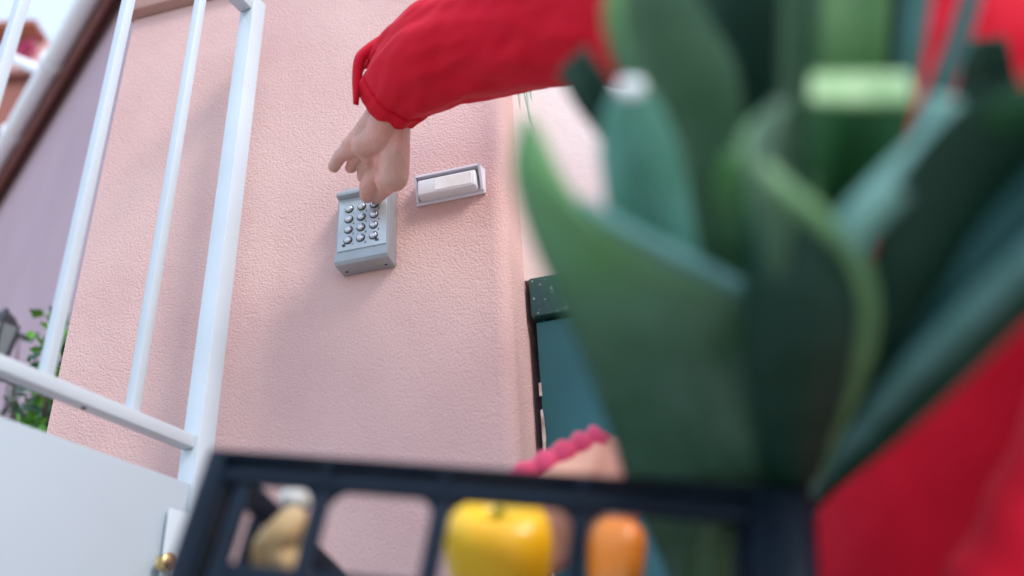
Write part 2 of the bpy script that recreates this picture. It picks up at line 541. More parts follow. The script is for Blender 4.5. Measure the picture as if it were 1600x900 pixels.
# the buttons, at the picture's rows and columns, on the face plate
def fit_grid():
    a = kz(545, 325, FD + 0.003); b = kz(542, 374, FD + 0.003); c = kz(584, 318, FD + 0.003)
    return a, b, c
ga, gb, gc = fit_grid()
ds, dz = (gc[0] - ga[0]) / 2, (gb[1] - ga[1]) / 3
sA = (ga[0] + gb[0]) / 2
print('buttons', ds, dz, ga, gb, gc)
br = 0.0057
bm = bmesh.new()
axk = (WU, -UP, WN)
rings = []
for d, r_ in ((0.0, br), (0.0016, br), (0.0027, br * 0.93), (0.0038, br * 0.72), (0.0044, br * 0.40)):
    rings.append([W(0, 0, 0) - W(0, 0, 0) + WU * r_ * math.cos(q * math.pi / 10) + UP * r_ * math.sin(q * math.pi / 10) + WN * d for q in range(20)])
ring_loft(bm, rings)
bmesh.ops.recalc_face_normals(bm, faces=bm.faces)
me_btn = bpy.data.meshes.new('button')
for f in bm.faces: f.smooth = True
bm.to_mesh(me_btn); bm.free()
me_btn.materials.append(M['chrome'])
me_btn.set_sharp_from_angle(angle=R(50))
bm = bmesh.new()
ring_loft(bm, [[WU * r_ * math.cos(q * math.pi / 10) + UP * r_ * math.sin(q * math.pi / 10) + WN * d for q in range(20)]
               for d, r_ in ((0.0, br * 1.22), (0.0008, br * 1.18), (0.0008, br * 1.02))])
finish(bm, False)
me_col = bpy.data.meshes.new('collar'); bm.to_mesh(me_col); bm.free(); me_col.materials.append(M['dark_metal'])
marks = '123456789*0#'
for i in range(4):
    for j in range(3):
        p = W(sA + ds * j, FD + 0.0002, ga[1] + dz * i + (gc[1] - ga[1]) / 2 * j * 0.0)
        b = bpy.data.objects.new('button', me_btn); COL.objects.link(b)
        b.parent = key; b.location = p - V(key.location)
        c = bpy.data.objects.new('collar', me_col); COL.objects.link(c)
        c.parent = b
        cu = bpy.data.curves.new('digit', 'FONT')
        cu.body = marks[i * 3 + j]; cu.size = 0.0052; cu.extrude = 0.00008
        cu.align_x = 'CENTER'
        cu.materials.append(M['ink'])
        tmpo = bpy.data.objects.new('tmp', cu); COL.objects.link(tmpo)
        dgm = bpy.data.meshes.new_from_object(tmpo.evaluated_get(bpy.context.evaluated_depsgraph_get()))
        bpy.data.objects.remove(tmpo)
        t = bpy.data.objects.new('digit', dgm); COL.objects.link(t)
        t.parent = key
        mw = Matrix((WU, UP, -WN if False else WN)).transposed().to_4x4()
        mw = Matrix.Translation(p + WU * 0.0075 - UP * 0.0105 + WN * 0.0002 - V(key.location)) @ mw
        t.matrix_local = mw
bm = bmesh.new()
for px, py in ((537, 384), (588, 374)):
    s_, z_ = kz(px, py, FD)
    tube(bm, [W(s_, FD - 0.001, z_), W(s_, FD + 0.0006, z_)], 0.0026, 12)
    obj('screw', bm, M['dark_metal'], key, False)
    bm = bmesh.new()
for q in (0.12, 0.86):
    tube(bm, [W(s0 + KW * q, 0.012, zb - 0.0006), W(s0 + KW * q, 0.012, zb + 0.002)], 0.002, 10)
    obj('screw', bm, M['dark_metal'], key, False)
    bm = bmesh.new()
bm.free()

# ------------------------------------------------------------------ bell push
bs0, bz0 = kz(653, 322, 0.004)
bs1, _ = kz(757, 302, 0.004)
_, bz1 = kz(695, 258, 0.030)
print('bell', bs0, bs1, bz0, bz1)
BH = bz1 - bz0
bell = thing('bell_push', 'lilac white hooded bell push with a lit-up looking blank name card right of the keypad', 'doorbell', W((bs0 + bs1) / 2, 0, bz0))
bell['label'] = 'lilac white hooded bell push with a pale name card, right of the keypad'
bm = bmesh.new()
wbox(bm, bs0 - 0.002, bs1 + 0.002, 0.0005, 0.005, bz0, bz1, 0.0015)
obj('back_plate', bm, M['buzz'], bell, True, 40)
bm = bmesh.new()
HD = 0.023
th = 0.0035
# hood: top and two tapering cheeks
def slab(bm, quad, thick):
    a = [bm.verts.new(p) for p in quad]
    b = [bm.verts.new(p + thick) for p in quad]
    k = len(quad)
    for i in range(k):
        bm.faces.new((a[i], a[(i + 1) % k], b[(i + 1) % k], b[i]))
    bm.faces.new(a); bm.faces.new(b)
slab(bm, [W(bs0, 0.0052, bz1), W(bs1, 0.0052, bz1), W(bs1, HD, bz1 - 0.003), W(bs0, HD, bz1 - 0.003)], -UP * th)
ch = [(0.0052, bz0 + 0.003), (0.010, bz0 + 0.003), (HD, bz1 - 0.0035 - 0.003), (HD, bz1 - 0.0032 - th + 0.0035), (0.0052, bz1 - th)]
slab(bm, [W(bs0, d, z) for d, z in ch], WU * th)
slab(bm, [W(bs1, d, z) for d, z in ch], -WU * th)
obj('hood', bm, M['buzz'], bell)
bm = bmesh.new()
bi0, bi1 = bs0 + 0.0060, bs1 - 0.0075
fz0, fz1 = kz(655, 306, 0.024)[1], kz(652, 282, 0.024)[1]
print('face', fz0 - bz0, fz1 - bz0, BH)
wbox(bm, bi0, bi1, 0.0055, 0.024, fz0, fz1, 0.003, 3)
obj('push_button', bm, M['buzz_in'], bell, True, 40)
bm = bmesh.new()
wbox(bm, bi0 + (bi1 - bi0) * 0.30, bi1 - 0.005, 0.0235, 0.0247, fz0 + 0.004, fz1 - 0.0035, 0.0004, 1)
obj('name_card', bm, M['card'], bell)

# ------------------------------------------------------------------ white gate
GAZ = R(25.0)
GG = V((-math.sin(GAZ), -math.cos(GAZ), 0))         # along the gate, from the lock stile towards the street
GN = V((math.cos(GAZ), -math.sin(GAZ), 0))          # out of the gate, towards the camera
ST = hit(347, 400, W(0, 0.075, 0), WN)
ST.z = 0
def gt(px, py):
    p = hit(px, py, ST, GN)
    return (p - ST).dot(GG), p.z
def G(t, d, z):
    p = ST + GG * t + GN * d
    return V((p.x, p.y, z))
GAX = (GG, GN, UP)
def gbox(bm, t0, t1, d0, d1, z0, z1, bevel=0.0):
    box(bm, G((t0 + t1) / 2, (d0 + d1) / 2, (z0 + z1) / 2), GAX, ((t1 - t0) / 2, (d1 - d0) / 2, (z1 - z0) / 2), bevel)
print('gate bars', gt(137, 290), gt(260, 320), gt(20, 60), 'rail', gt(0, 572), gt(300, 690), gt(160, 635), 'panel', gt(0, 657), gt(280, 755), 'top', gt(385, 12), 'plate', gt(247, 795), gt(265, 878))
ZR = (gt(160, 636)[1] + gt(300, 694)[1]) / 2
ZP = (gt(20, 664)[1] + gt(280, 754)[1]) / 2
ZT = gt(385, 8)[1]
gate = thing('white_gate', 'white painted metal gate with upright bars above a solid panel', 'gate', G(0.5, 0, 0))
hw = 0.0145
GL = 0.98
bm = bmesh.new(); gbox(bm, -hw, hw, -0.0145, 0.0145, 0.04, ZT + 0.022, 0.002)
obj('stile', bm, M['white'], gate, True, 40)
bm = bmesh.new(); gbox(bm, GL - hw, GL + hw, -0.0145, 0.0145, 0.04, ZT + 0.022, 0.002)
obj('stile', bm, M['white'], gate, True, 40)
bm = bmesh.new(); gbox(bm, hw + 0.0005, GL - hw - 0.0005, -0.012, 0.012, ZT - 0.012, ZT + 0.012, 0.002)
obj('top_rail', bm, M['white'], gate, True, 40)
bm = bmesh.new(); gbox(bm, hw + 0.0005, GL - hw - 0.0005, -0.0095, 0.0095, ZR - 0.0088, ZR + 0.0088, 0.002)
obj('middle_rail', bm, M['white'], gate, True, 40)
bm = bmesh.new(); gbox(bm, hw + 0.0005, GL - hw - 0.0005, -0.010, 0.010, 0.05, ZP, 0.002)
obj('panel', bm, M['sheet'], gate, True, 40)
tb = [gt(260, 320)[0], gt(137, 290)[0]]
sp = tb[1] - tb[0]
for k in range(8):
    t_ = tb[0] + sp * k if k < 2 else gt(17, 62)[0] + sp * (k - 2)
    if t_ > GL - 0.06: break
    bm = bmesh.new(); gbox(bm, t_ - 0.0065, t_ + 0.0065, -0.0065, 0.0065, ZR + 0.0092, ZT - 0.0125, 0.0012)
    obj('bar', bm, M['white'], gate, True, 40)
bm = bmesh.new()
pt, pz = gt(247, 797)
gbox(bm, -hw - 0.001, pt, 0.0150, 0.0195, pz - 0.20, pz, 0.0015)
lp = obj('lock_plate', bm, M['white'], gate, True, 40)
pk = hit(262, 878, ST + GN * 0.030, GN)
kt, kzz = (pk - ST).dot(GG), pk.z
bm = bmesh.new()
tube(bm, [G(kt, 0.0197, kzz), G(kt, 0.023, kzz), G(kt, 0.027, kzz), G(kt, 0.033, kzz), G(kt, 0.036, kzz)], [0.009, 0.0075, 0.010, 0.010, 0.006], 20)
obj('lock_knob', bm, M['brass'], gate, True, 50)
for px, py in ((133, 627),):
    t_, z_ = gt(px, py)
    bm = bmesh.new(); tube(bm, [G(t_, 0.0, ZR - 0.0088), G(t_, 0.0, ZR - 0.0100)], 0.003, 10)
    obj('screw', bm, M['dark_metal'], gate)
bm = bmesh.new(); tube(bm, [G(0.05, 0, ZT - 0.012), G(0.05, 0, ZT - 0.0135)], 0.003, 10)
obj('screw', bm, M['dark_metal'], gate)

# ------------------------------------------------------------------ house with gutter beyond the gate
EA = R(138.3)
HE = V((math.sin(EA), math.cos(EA), 0))             # along the eave, towards the right and nearer
HN = V((HE.y, -HE.x, 0))                            # out of the house wall
if HN.dot(EYE - at(80, 110, 3.8)) < 0: HN = -HN
HP = at(75, 108, 3.8)
def H(t, d, z): 
    p = HP + HE * t + HN * d
    return V((p.x, p.y, z))
ZE = HP.z
print('house', HP, HE, HN)
house = thing('rose_house', 'old rose rendered house with brown eaves and a white gutter beyond the gate', 'house', H(0, -2, 0))
T1 = 1.72
bm = bmesh.new()
box(bm, H((T1 - 6) / 2, -0.105 - 1.5, (ZE + 0.03) / 2), (HE, HN, UP), ((T1 + 6) / 2, 1.5, (ZE + 0.03) / 2))
obj('wall', bm, M['house'], house)
bm = bmesh.new()
box(bm, H((T1 - 6) / 2, -0.083, ZE + 0.045), (HE, HN, UP), ((T1 + 6) / 2 + 0.05, 0.024, 0.013))
box(bm, H((T1 - 6) / 2, -0.050, ZE + 0.02), (HE, HN, UP), ((T1 + 6) / 2 + 0.05, 0.009, 0.085))
obj('eave_board', bm, M['soffit'], house)
bm = bmesh.new()
gpts = [H(-6 + (T1 + 6) * k / 20, 0, ZE) for k in range(21)]
tube(bm, gpts, 0.039, 16)
gut = obj('gutter', bm, M['gutter'], house, True, 50)
for px, py in ((85, 83), (22, 195)):
    p = hit(px, py, HP, HN)
    t_ = (p - HP).dot(HE)
    bm = bmesh.new()
    tube(bm, [H(t_ - 0.022, 0, ZE), H(t_ - 0.018, 0, ZE), H(t_ + 0.018, 0, ZE), H(t_ + 0.022, 0, ZE)], [0.041, 0.048, 0.048, 0.041], 18)
    obj('gutter_joint', bm, M['gutter'], house, True, 50)
bm = bmesh.new()
rp = [H(-6, -0.03, ZE + 0.107), H(T1, -0.03, ZE + 0.107), H(T1, -3.3, ZE + 0.9), H(-6, -3.3, ZE + 0.9)]
slab(bm, rp, UP * 0.06)
obj('roof', bm, M['tile'], house)
bm = bmesh.new()
p = at(20, 92, 4.35); q = at(66, 112, 4.15)
tube(bm, [p + (p - q) * 0.6, p, q], 0.026, 12)
# a white overflow pipe behind the gutter, running into its back
obj('overflow_pipe', bm, M['gutter'], house, True, 50)

# far houses
far = thing('far_house', 'small pale pink house with a brown roof edge far beyond the gate', 'house', V((0, 0, 0)))
p = at(60, 85, 11.0)
far.location = V((p.x, p.y, 0))
bm = bmesh.new()
box(bm, V((p.x - 0.25, p.y + 2, (p.z + 0.2) / 2)), XYZ, (0.62, 2, (p.z + 0.2) / 2))
obj('wall', bm, M['far_pink'], far)
bm = bmesh.new()
box(bm, V((p.x - 0.45, p.y + 1.9, p.z + 0.24)), XYZ, (0.50, 2.2, 0.035))
obj('roof', bm, M['tile'], far)
brown = thing('brown_house', 'low reddish brown house wall behind the white gutter', 'house', V((0, 0, 0)))
p = at(20, 150, 7.0)
brown.location = V((p.x, p.y, 0))
bm = bmesh.new()
z1 = at(20, 112, 7.0).z
box(bm, V((p.x - 0.55, p.y + 1, z1 / 2)), XYZ, (0.9, 1, z1 / 2))
obj('wall', bm, M['far_brown'], brown)
bm = bmesh.new()
box(bm, V((p.x - 0.55, p.y + 1, z1 + 0.03)), XYZ, (0.96, 1.06, 0.028))
obj('roof', bm, M['soffit'], brown)

def leafy(name, label, cat, loc, m_leaf, m_twig, stems, nleaf, size, spread, m2=None):
    t = thing(name, label, cat, loc)
    bm = bmesh.new()
    for st in stems:
        tube(bm, st, [0.006 - 0.004 * i / (len(st) - 1) for i in range(len(st))], 6)
    obj('stem', bm, m_twig, t)
    lv = bmesh.new(); lv2 = bmesh.new()
    for k in range(nleaf):
        st = random.choice(stems)
        i = random.randrange(len(st) - 1)
        u = random.random()
        p = V(st[i]).lerp(V(st[i + 1]), u) + V((random.gauss(0, spread), random.gauss(0, spread), random.gauss(0, spread)))
        d = V((random.gauss(0, 1), random.gauss(-0.5, 1), random.gauss(-0.3, .8))).normalized()
        s_ = V((random.gauss(0, 1), random.gauss(0, 1), random.gauss(0, 1)))
        s_ = (s_ - s_.dot(d) * d).normalized()
        nn = d.cross(s_)
        L = size * random.uniform(0.6, 1.25)
        b = lv if (m2 is None or random.random() < 0.6) else lv2
        a0 = b.verts.new(p); a1 = b.verts.new(p + d * L * .45 + s_ * L * .36 + nn * L * .1); a2 = b.verts.new(p + d * L); a3 = b.verts.new(p + d * L * .45 - s_ * L * .36 + nn * L * .1)
        am = b.verts.new(p + d * L * .5 - nn * L * .04)
        for f in ((a0, a1, am), (a1, a2, am), (a2, a3, am), (a3, a0, am)):
            b.faces.new(f)
    def mark(o): o['kind'] = 'stuff'
    mark(obj('foliage', lv, m_leaf, t))
    if m2 is not None: mark(obj('foliage', lv2, m2, t))
    else: lv2.free()
    return t
# ivy in the gap left of the wall
stems = []
for k in range(9):
    px = random.uniform(58, 104)
    d = random.uniform(2.0, 2.5)
    top = random.uniform(470, 600) if px > 70 else random.uniform(590, 650)
    a = at(px - 10, 760, d); a.z = 0.0
    stems.append([a, at(px - 4, 720, d), at(px, (720 + top) / 2, d), at(px + random.uniform(-4, 6), top, d)])
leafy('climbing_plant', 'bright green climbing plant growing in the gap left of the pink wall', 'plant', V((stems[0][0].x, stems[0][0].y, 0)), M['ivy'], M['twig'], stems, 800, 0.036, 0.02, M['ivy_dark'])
stems = []
for (x, y, d) in ((12, 596, 2.7), (28, 612, 2.7), (30, 525, 2.7), (58, 540, 2.7), (22, 590, 2.7)):
    a = at(x - 14, 720, d); a.z = 0
    stems.append([a, at(x - 12, 700, d), at(x - 4, y + 40, d), at(x, y, d)])
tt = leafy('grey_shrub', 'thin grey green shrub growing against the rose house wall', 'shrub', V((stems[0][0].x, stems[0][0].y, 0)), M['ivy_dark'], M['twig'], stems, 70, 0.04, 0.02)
stems = []
for k in range(6):
    a = at(30 + 4 * k, 95, 10.0); a.z = 0
    stems.append([a, at(33 + 3 * k, 90, 10), at(32 + 4 * k, random.uniform(58, 78), 10.0)])
leafy('flowering_shrub', 'magenta flowering shrub beside the small far pink house', 'shrub', V((stems[0][0].x, stems[0][0].y, 0)), M['flower'], M['twig'], stems, 160, 0.10, 0.04)

# wall lantern on the rose house
p = hit(-2, 530, H(0, 0.06, 0), HN)
lan = thing('wall_lantern', 'black iron lantern fixed to the rose house wall', 'lantern', p)
bm = bmesh.new()
LS = 0.62
def prism(bm, c, levels, k=6):
    levels = [(z * LS, r_ * LS) for z, r_ in levels]
    ring_loft(bm, [[c + V((r_ * math.cos(q * 2 * math.pi / k), r_ * math.sin(q * 2 * math.pi / k), z)) for q in range(k)] for z, r_ in levels])
prism(bm, p, [(0.05, 0.072), (0.055, 0.076), (0.10, 0.05), (0.13, 0.02), (0.15, 0.008)])
obj('cap', bm, M['iron'], lan)
bm = bmesh.new(); prism(bm, p, [(-0.12, 0.045), (0.05, 0.075)])
obj('glass', bm, M['lampglass'], lan)
bm = bmesh.new()
for q in range(6):
    a = q * math.pi / 3
    tube(bm, [p + V((0.029 * math.cos(a), 0.029 * math.sin(a), -0.078)), p + V((0.048 * math.cos(a), 0.048 * math.sin(a), 0.034))], 0.004, 6)
prism(bm, p, [(-0.15, 0.02), (-0.12, 0.05), (-0.1205, 0.052)])
tube(bm, [p + V((0, 0, -0.088)), p + V((0, 0, -0.115)) - HN * 0.06, p + V((0, 0, -0.06)) - HN * 0.165], 0.007, 8)
obj('frame', bm, M['iron'], lan)

# trailing striped leaves hanging by the wall corner
bm = bmesh.new()
uvl = bm.loops.layers.uv.new('uv')
def ribbon(bm, pts, wid, side, uvl=None):
    n_ = len(pts)
    prev = None
    for i, p in enumerate(pts):
        row = [bm.verts.new(p - side * wid[i] * 0.5), bm.verts.new(p + WN * wid[i] * 0.2), bm.verts.new(p + side * wid[i] * 0.5)]
        if prev:
            for a in (0, 1):
                f = bm.faces.new((prev[a], prev[a + 1], row[a + 1], row[a]))
                if uvl:
                    for lp_, u_ in zip(f.loops, ((a / 2, (i - 1) / n_), ((a + 1) / 2, (i - 1) / n_), ((a + 1) / 2, i / n_), (a / 2, i / n_))):
                        lp_[uvl].uv = u_
        prev = row
hang = thing('striped_plant', 'thin pale green striped leaves hanging beside the wall corner under the red sleeve', 'plant', W(S_R + 0.02, 0.04, 2.17))
for x0, x1, y1, wd in ((810, 813, 172, 0.006), (822, 828, 196, 0.006), (828, 831, 158, 0.006), (815, 836, 210, 0.005)):
    pts = [W(S_R + 0.02, -0.02, 2.17), W(S_R + 0.03, 0.045, 2.19), hit(x0, 20, W(0, 0.05, 0), WN), hit(x0, 110, W(0, 0.05, 0), WN), hit((x0 + x1) / 2, (130 + y1) / 2, W(0, 0.05, 0), WN), hit(x1, y1, W(0, 0.05, 0), WN)]
    pts = [V(q) for q in catmull([tuple(q) for q in pts], 20)]
    bm = bmesh.new(); uvl = bm.loops.layers.uv.new('uv')
    ribbon(bm, pts, [wd * min(1, (20 - i) / 6 + 0.1) for i in range(21)], WU, uvl)
    obj('leaf', bm, M['striped'], hang, True)
# ------------------------------------------------------------------ person in the red shirt
PX = lambda px, d: px * d / FPX
body_bm = bmesh.new()
# the reaching hand (a right hand seen from below: fingers spread left, index pressing the last top button)
hb = bmesh.new()
def hp(x, y, d, r_): return (at(x, y, d), PX(r_, d))
# forearm and wrist
chain(hb, [hp(700, 70, 1.205, 40), hp(640, 130, 1.245, 36), hp(614, 178, 1.268, 31), hp(606, 200, 1.275, 30)], 18)
chain(hb, [hp(600, 190, 1.262, 25), hp(593, 215, 1.268, 27), hp(570, 226, 1.275, 21)], 18)
chain(hb, [hp(592, 182, 1.268, 22), hp(570, 210, 1.278, 20), hp(549, 228, 1.288, 15.5)], 18)
chain(hb, [hp(586, 205, 1.275, 24), hp(572, 230, 1.286, 18)], 18)
# palm: little finger side (left), middle, thumb side (right)
chain(hb, [hp(603, 200, 1.275, 27), hp(568, 222, 1.282, 19), hp(544, 236, 1.290, 13.5)], 18)
chain(hb, [hp(606, 205, 1.275, 29), hp(580, 240, 1.288, 19)], 18)
chain(hb, [hp(610, 205, 1.275, 28), hp(606, 245, 1.285, 26), hp(600, 262, 1.295, 18)], 18)
chain(hb, [hp(620, 205, 1.272, 22), hp(616, 245, 1.270, 24), hp(615, 276, 1.274, 24), hp(606, 281, 1.284, 21)], 18)
chain(hb, [hp(627, 205, 1.262, 7), hp(619, 235, 1.254, 7), hp(615, 255, 1.258, 8)], 12)           # tendon of the thumb
# little finger, ring, middle
chain(hb, [hp(544, 235, 1.290, 12.5), hp(531, 244, 1.300, 10.5), hp(522, 260, 1.312, 9.5)])
chain(hb, [hp(563, 236, 1.290, 14), hp(554, 249, 1.305, 11), hp(548, 262, 1.320, 9)])
chain(hb, [hp(585, 246, 1.293, 17), hp(571, 262, 1.312, 12.5), hp(568, 277, 1.330, 10)])
# index: bends away from the camera and presses the key; thumb folded over behind it
chain(hb, [hp(605, 262, 1.295, 16), hp(585, 279, 1.306, 17), hp(577, 293, 1.318, 16.5), hp(575, 303, 1.332, 14)])
chain(hb, [hp(614, 276, 1.288, 18), hp(602, 292, 1.310, 14), hp(593, 303, 1.328, 12), hp(589, 309, 1.338, 10)])
hb = remeshed(hb, 0.0013, 4, 0.5)
wrinkle(hb, lambda c: 0.0006 * mnoise.noise(c * 90) + 0.0010 * mnoise.noise(c * 38) + 0.00035 * mnoise.noise(c * 240))

# torso, head, neck, far arm, legs (mostly outside the picture)
PXO = -0.20
def tp(x, y, z, r_): return (V((x + PXO, y, z)), r_)
SH_R = V((0.27, 0.72, 1.40)); SH_L = V((0.50, 0.66, 1.35))
bb = bmesh.new()
chain(bb, [tp(0.60, 0.78, 0.92, .13), tp(0.58, 0.73, 1.10, .125), tp(0.55, 0.66, 1.30, .13), tp(0.53, 0.64, 1.42, .07), tp(0.50, 0.63, 1.52, .055)])
chain(bb, [(SH_R, .055), (at(1100, 0, .97), .048), (at(950, 15, 1.05), .042), (at(760, 50, 1.16), .036), (at(690, 80, 1.20), .030)])
chain(bb, [(SH_R, .06), tp(0.53, 0.64, 1.40, .07), (SH_L, .06)])
EL_L = V((0.46, 0.43, 1.10)); HD_L = V((0.22, 0.60, 0.735))
chain(bb, [(SH_L, .055), (EL_L, .043), (EL_L.lerp(HD_L, .8), .03), (HD_L, .026)])
for k in range(4):
    q = HD_L + V((-0.02 * 1 - 0.0, 0.022 * (k - 1.5), 0.0))
    chain(bb, [(q, .012), (q + V((-0.045, 0.01, 0.004)), .010), (q + V((-0.085, 0.016, 0.010)), .009)], 10)
chain(bb, [(HD_L, .016), (HD_L + V((-0.01, -0.05, 0.006)), .012), (HD_L + V((-0.04, -0.065, 0.012)), .011)], 10)
HC = V((0.45 + PXO, 0.64, 1.66))
ball(bb, HC, 0.095, scale=(1.08, 0.82, 1.15))
ball(bb, HC + V((-0.035, 0, -0.07)), 0.06, scale=(1, .85, .9))
cone(bb, HC + V((-0.098, 0, 0.005)), HC + V((-0.122, 0, -0.03)), 0.010, 0.014)
for s_ in (-1, 1):
    ball(bb, HC + V((0.005, 0.082 * s_, -0.01)), 0.03, scale=(.6, .35, 1))
    ball(bb, HC + V((-0.094, 0.032 * s_, 0.012)), 0.013)
ball(bb, HC + V((-0.092, 0, -0.068)), 0.022, scale=(.6, 1.1, .5))
for s_ in (-1, 1):
    chain(bb, [tp(0.60, 0.80 + .07 * s_, 0.84, .085), tp(0.58, 0.76 + .09 * s_, 0.46, .06), tp(0.60, 0.70 + .10 * s_, 0.09, .04), tp(0.50, 0.70 + .11 * s_, 0.035, .032)])
bb = remeshed(bb, 0.009, 4, 0.5)
tmp = bpy.data.meshes.new('t'); hb.to_mesh(tmp); bb.from_mesh(tmp); bpy.data.meshes.remove(tmp); hb.free(); body_bm.free()
person = thing('person', 'person in a red long sleeved shirt holding the crate and reaching to the keypad', 'person', V((0.60 + PXO, 0.70, 0)))
obj('body', bb, M['skin'], person, True)
bm = bmesh.new()
ball(bm, HC + V((0.018, 0, 0.03)), 0.108, scale=(1.02, .86, 1.02), seg=24)
cone(bm, HC + V((0.07, 0, 0)), HC + V((0.085, 0, -0.09)), .07, .05)
bm = remeshed(bm, 0.008, 3)
for v in list(bm.verts):
    if v.co.x < HC.x - 0.055 and v.co.z < HC.z + 0.075: v.co.x = HC.x - 0.05
wrinkle(bm, lambda c: 0.006 * mnoise.noise(V((c.x * 25, c.y * 60, c.z * 12))))
obj('hair', bm, M['hair'], person, True)

# shirt: torso and the loose sleeve in one piece
sb = bmesh.new()
chain(sb, [tp(0.60, 0.81, 0.74, .175), tp(0.60, 0.80, 0.84, .175), tp(0.585, 0.77, 0.98, .17), tp(0.57, 0.73, 1.12, .165), tp(0.55, 0.67, 1.28, .155), tp(0.535, 0.64, 1.40, .085)], 24)
chain(sb, [(SH_R, .085), tp(0.53, 0.66, 1.40, .10), (SH_L, .075)], 20)
chain(sb, [tp(0.60, 0.74, 0.95, .14), tp(0.60, 0.62, 1.25, .13)], 20)
chain(sb, [(SH_L, .085), (EL_L, .068), (EL_L.lerp(HD_L, .72), .048)], 20)
SLV = [(613, 150, 1.275, 58), (622, 139, 1.262, 62), (646, 112, 1.237, 73), (692, 80, 1.20, 84), (762, 52, 1.16, 95), (850, 30, 1.11, 106), (950, 14, 1.05, 115), (1100, 0, .97, 132), (1200, -40, .955, 140)]
P_ = catmull(SLV[6:], 16)
for a, b in zip(P_, P_[1:]):
    cone(sb, at(a[0], a[1], a[2]), at(b[0], b[1], b[2]), PX(a[3], a[2]), PX(b[3], b[2]), 24)
cone(sb, at(1200, -40, .955), SH_R, PX(140, .955), .095, 24)
sb = remeshed(sb, 0.008, 8, 0.5)
def fold(c):
    return 0.012 * mnoise.noise(V((c.x * 9, c.y * 9, c.z * 4))) + 0.006 * mnoise.noise(V((c.x * 22, c.y * 22, c.z * 9)) + V((3, 1, 7))) + 0.002 * mnoise.noise(c * 40)
wrinkle(sb, fold)
shirt = obj('shirt', sb, M['shirt'], person, True)
# the loose sleeve: one long open loft ending in a cuff with a slit and a stitched hem
NS, NA = 150, 96
cc = catmull(SLV[:8], NS)
cen = [at(x, y, d) for x, y, d, _ in cc]
arc = [0.0]
for p, q in zip(cen, cen[1:]): arc.append(arc[-1] + (q - p).length)
bm = bmesh.new()
rings = []
for i, (x, y, d, rr) in enumerate(cc):
    p = cen[i]
    t = (cen[max(i - 1, 0)] - cen[min(i + 1, NS)]).normalized()
    a_ = (UP - UP.dot(t) * t).normalized()
    b_ = t.cross(a_)
    rad = PX(rr, d)
    L = arc[i]
    row = []
    for k in range(NA):
        a = 2 * math.pi * k / NA
        ca, sa = math.cos(a), math.sin(a)
        w1 = mnoise.noise(V((ca * 1.5, sa * 1.5, L * 4)))
        w2 = mnoise.noise(V((ca * 3.2 + L * 6, sa * 3.2, L * 9 + 5)))
        w3 = mnoise.noise(V((ca * 6, sa * 6 + L * 14, L * 26 + 9)))
        g = 1 + 0.10 * w1 + 0.065 * w2 + 0.034 * w3
        if L < 0.022: g += 0.02
        elif L < 0.0265: g -= 0.035
        row.append(p + (a_ * ca + b_ * sa) * rad * g)
    rings.append(row)
vr = [[bm.verts.new(p) for p in r_] for r_ in rings]
target = at(582, 104, 1.23)
k0 = min(range(NA), key=lambda k: (rings[0][k] - target).length)
for i in range(NS):
    for k in range(NA):
        dk = min((k - k0) % NA, (k0 - k) % NA)
        if arc[i] < 0.05 and dk <= 3 * (1 - arc[i] / 0.05): continue
        j = (k + 1) % NA
        bm.faces.new((vr[i][k], vr[i][j], vr[i + 1][j], vr[i + 1][k]))
cuff = obj('sleeve', bm, M['shirt'], person, True)
so_ = cuff.modifiers.new('cloth', 'SOLIDIFY'); so_.thickness = 0.0022; so_.offset = -1
# loose tab of the slit, and the seam that runs up from it
bm = bmesh.new()
fl = catmull([(602, 60, 1.228, 16), (580, 76, 1.232, 18), (563, 92, 1.236, 14), (558, 122, 1.238, 12), (556, 164, 1.236, 4)], 16)
rows = []
for x, y, d, wd in fl:
    rows.append([at(x - wd * 0.5, y - wd * .2, d), at(x, y, d - 0.006), at(x + wd * 0.5, y + wd * .2, d)])
vr = [[bm.verts.new(p) for p in r_] for r_ in rows]
for a, b in zip(vr, vr[1:]):
    for k in (0, 1): bm.faces.new((a[k], a[k + 1], b[k + 1], b[k]))
tab = obj('cuff_tab', bm, M['shirt'], person, True)
s_ = tab.modifiers.new('cloth', 'SOLIDIFY'); s_.thickness = 0.002
# trousers and shoes
bm = bmesh.new()
chain(bm, [tp(0.60, 0.80, 0.84, .13), tp(0.60, 0.80, 0.80, .14)], 20)
for s_ in (-1, 1):
    chain(bm, [tp(0.60, 0.80 + .07 * s_, 0.76, .11), tp(0.58, 0.76 + .09 * s_, 0.46, .078), tp(0.60, 0.70 + .10 * s_, 0.10, .062)], 18)
bm = remeshed(bm, 0.01, 5)
wrinkle(bm, lambda c: 0.006 * mnoise.noise(c * 14))
obj('trousers', bm, M['jeans'], person, True)
for s_ in (-1, 1):
    bm = bmesh.new()
    chain(bm, [tp(0.62, 0.70 + .10 * s_, 0.045, .044), tp(0.52, 0.70 + .11 * s_, 0.04, .040), tp(0.45, 0.70 + .115 * s_, 0.032, .031)], 16)
    for v in bm.verts: v.co.z = max(v.co.z, 0.002)
    bm = remeshed(bm, 0.006, 4)
    obj('shoe', bm, M['shoe'], person, True)

